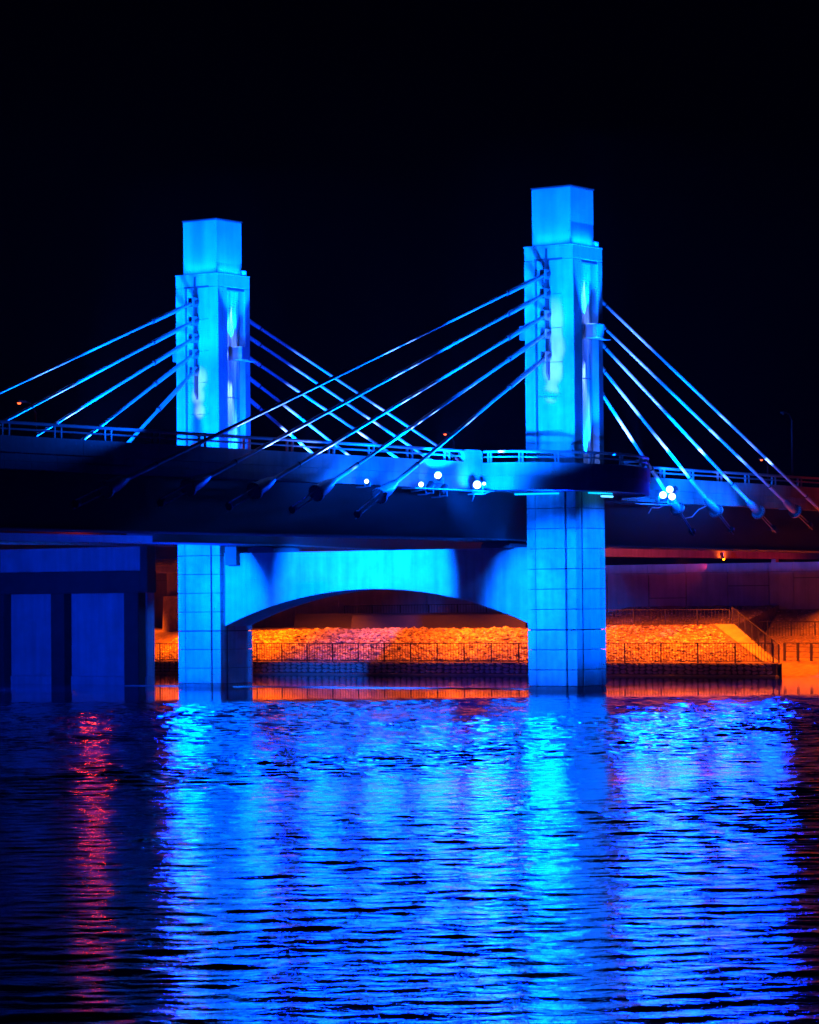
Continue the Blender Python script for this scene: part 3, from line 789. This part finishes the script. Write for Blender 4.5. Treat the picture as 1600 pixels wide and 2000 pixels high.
# soft wash on all cables
for p, t, e in (((-14, 1.2, 12.6), (-20, 1.75, 19), 1500), ((-33, 1.3, 13.2), (-38, 1.75, 17), 800), ((13, 1.2, 12.4), (19, 1.75, 17), 1700),
                ((6, 1.0, 12.9), (10, 1.9, 18), 900), ((-8, 25.6, 12.8), (-14, 26.6, 19), 1700), ((9, 25.6, 12.8), (18, 26.6, 19), 2600),
                ((20, 25.6, 12.8), (26, 26.6, 19), 1500), ((-3, 1.0, 11.5), (-8, 1.9, 18), 700)):
    spot('cable_wash', p, t, e*3.6, CY, 110, .9, .1)

# ------------------------------------------------------------------ the second bridge on the left
mb = thing('second_bridge', (3, 45, 8.5), 'pale edge beam of the next bridge above the dark pier', 'bridge')
for a in range(-60, 100, 8):
    box(a+.01, a+7.99, 33.0, 33.5, 8.57, 9.22).build('edge_beam', 'deck', mb)
box(-60, 100, 33.5, 60, 9.0, 9.6).build('road_slab', 'deck', mb)
box(-60, 100, 33.2, 33.6, 9.23, 10.3).build('parapet', 'deck', mb)
for a in (38, 48, 58): box(4.7, 100, a, a+.6, 7.9, 9.0).build('girder', 'dark', mb)
bt = thing('pier_bent', (3.5, 42, 0), 'dark pier frame with lit wall panels at the left edge', 'bridge pier')
box(3.55, 4.6, 33.25, 80, 7.06, 8.56).build('diaphragm', 'wall', bt)
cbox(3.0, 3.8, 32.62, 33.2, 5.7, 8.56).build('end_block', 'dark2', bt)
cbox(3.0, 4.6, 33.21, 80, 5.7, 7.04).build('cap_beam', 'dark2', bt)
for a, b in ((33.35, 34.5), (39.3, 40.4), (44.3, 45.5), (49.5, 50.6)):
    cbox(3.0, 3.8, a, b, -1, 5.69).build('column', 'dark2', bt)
for a, b in ((33.2, 33.34), (34.51, 39.29), (40.41, 44.29), (45.51, 49.49), (50.61, 60)):
    box(3.7, 4.4, a, b, .52, 5.69).build('wall_panel', 'wall', bt)
    box(3.62, 4.4, a, b, -1, .50).build('base_panel', 'wall', bt)
# the red lit girder strip seen right of the near tower
fb = thing('rear_girder', (50, 22, 8.4), 'reddish girder strip lit by a sodium lamp behind the deck', 'girder')
box(28, 75, 18.6, 19.2, 7.93, 8.52).build('beam', 'wall', fb)
for a in (74.9, 90): box(a, a+15, 18.6, 19.2, 8.1, 8.55).build('beam', 'wall', fb)
for a in range(-62, -14, 8): box(a+.01, min(a+7.99, -13.9), 18.6, 19.2, 8.33, 8.71).build('beam', 'deck', fb)
cbox(59.5, 60.0, 18.7, 19.1, 4.4, 7.92).build('column', 'wall', fb)
def sodium(p, label, up_=False, em='sodium', r=.14):
    t = thing('sodium_lamp', p, label, 'lamp', 'sodium lamps under the bridges')
    x, y, z = p
    cbox(x-r*2, x+r*2, y-r*1.4, y+r*1.4, z, z+.16).build('housing', 'darkmetal', t)
    MB().tube([(x, y, z-.002), (x, y, z-.05), (x, y, z-.08)], [r*1.3, r*1.1, r*.5], 12).build('lens', em, t, smooth=True)
    MB().tube([(x, y, z+.15), (x, y, z+.5)], .04, 6).build('stem', 'metal', t)
sodium((51.0, 18.45, 7.86), 'orange lamp glowing at the foot of the reddish girder', r=.06)
spot('girder_glow', (51.0, 18.2, 7.75), (51.0, 18.62, 8.3), 60, SO, 150, .9, .05)
area('girder_wash', (48, 16.5, 7.2), (48, 18.6, 8.3), 60, RD, 30, .2)
sodium((33.5, 14, 9.3), 'orange lamp hung over the bank right of the near tower')
sodium((36, 4.6, 10.2), 'orange lamp hung over the right end of the river wall')
sodium((33, 36, 7.8), 'orange lamp hung over the heaped stones')
sodium((34, 50, 7.8), 'orange lamp hung over the bank left of the left tower')
sodium((-18.6, 19, 9.5), 'red lamp hung under the deck at the left', em='redlamp2', r=.2)
# round pier and its cap behind the left tower
rp = thing('round_pier', (38.5, 58.6, 2.7), 'round stone pier with orange lit cap left of the left tower', 'bridge pier')
cbox(37.6, 39.8, 56.0, 61.5, 7.35, 8.55).build('cap', 'wall', rp)
MB().tube([(38.6, 58.5, 5.6), (38.6, 58.5, 7.34)], .62, 24).build('collar', 'wall', rp, smooth=True)
MB().tube([(38.6, 58.3, 2.4), (38.6, 58.3, 5.6)], [1.15, 1.05], 24).build('shaft', 'stone', rp, smooth=True)
# ------------------------------------------------------------------ street lamps with red-orange heads
def street_lamp(p, pole_h, label, arm=1.6, dim=False):
    x, y, z = p
    t = thing('street_lamp', (x+arm, y, z-pole_h), label, 'street lamp', 'street lamps on the far side of the deck')
    MB().tube([(x+arm, y, z-pole_h), (x+arm, y, z-.4)], [.09, .06], 8).build('pole', 'darkmetal', t, smooth=True)
    MB().tube([(x+arm, y, z-.4), (x+arm*.7, y, z+.02), (x+.3, y, z+.1)], .04, 6).build('arm', 'darkmetal', t, smooth=True)
    cbox(x-.22, x+.4, y-.12, y+.12, z+.02, z+.14, c=.015).build('head', 'darkmetal', t)
    MB().tube([(x, y, z+.015), (x, y, z-.06)], [.10, .07], 10).build('lens', 'darkmetal' if dim else 'redlamp', t, smooth=True)
street_lamp((-32.6, 12, 14.84), 3.5, 'street lamp with a red glow at the far left above the deck', 1.2)
street_lamp((5.2, 12, 14.78), 3.4, 'tiny red street lamp between the crossing cables', .9)
street_lamp((44.7, 12, 14.54), 3.3, 'tiny red street lamp behind the right cables', .9)
street_lamp((48.0, 12, 17.86), 6.6, 'tall dim street lamp at the far right of the cables', 1.3, True)
point('street_glow', (-28.5, 5.0, 13.7), 14, RD, .1)
point('street_glow', (44, 1.2, 14.0), 25, RD, .3)
spot('street_glow', (38, -1.5, 14.5), (36, 2.6, 11.5), 40, RD, 90, .9, .3)

# ------------------------------------------------------------------ damp night air
HAZE = .00005
if HAZE:
    hz = MB().box(-170, 115, -120, 108, -1.2, 31).build('haze', 'far')
    hm = bpy.data.materials.new('haze_air'); hm.use_nodes = True; n = hm.node_tree.nodes; n.clear()
    out = n.new('ShaderNodeOutputMaterial'); pv = n.new('ShaderNodeVolumePrincipled')
    pv.inputs['Color'].default_value = (.9, .92, 1, 1); pv.inputs['Density'].default_value = HAZE; pv.inputs['Anisotropy'].default_value = .2
    hm.node_tree.links.new(pv.outputs[0], out.inputs['Volume'])
    hz.data.materials.clear(); hz.data.materials.append(hm); hz['kind'] = 'stuff'; hz['label'] = 'thin damp night air glowing blue around the lamps'
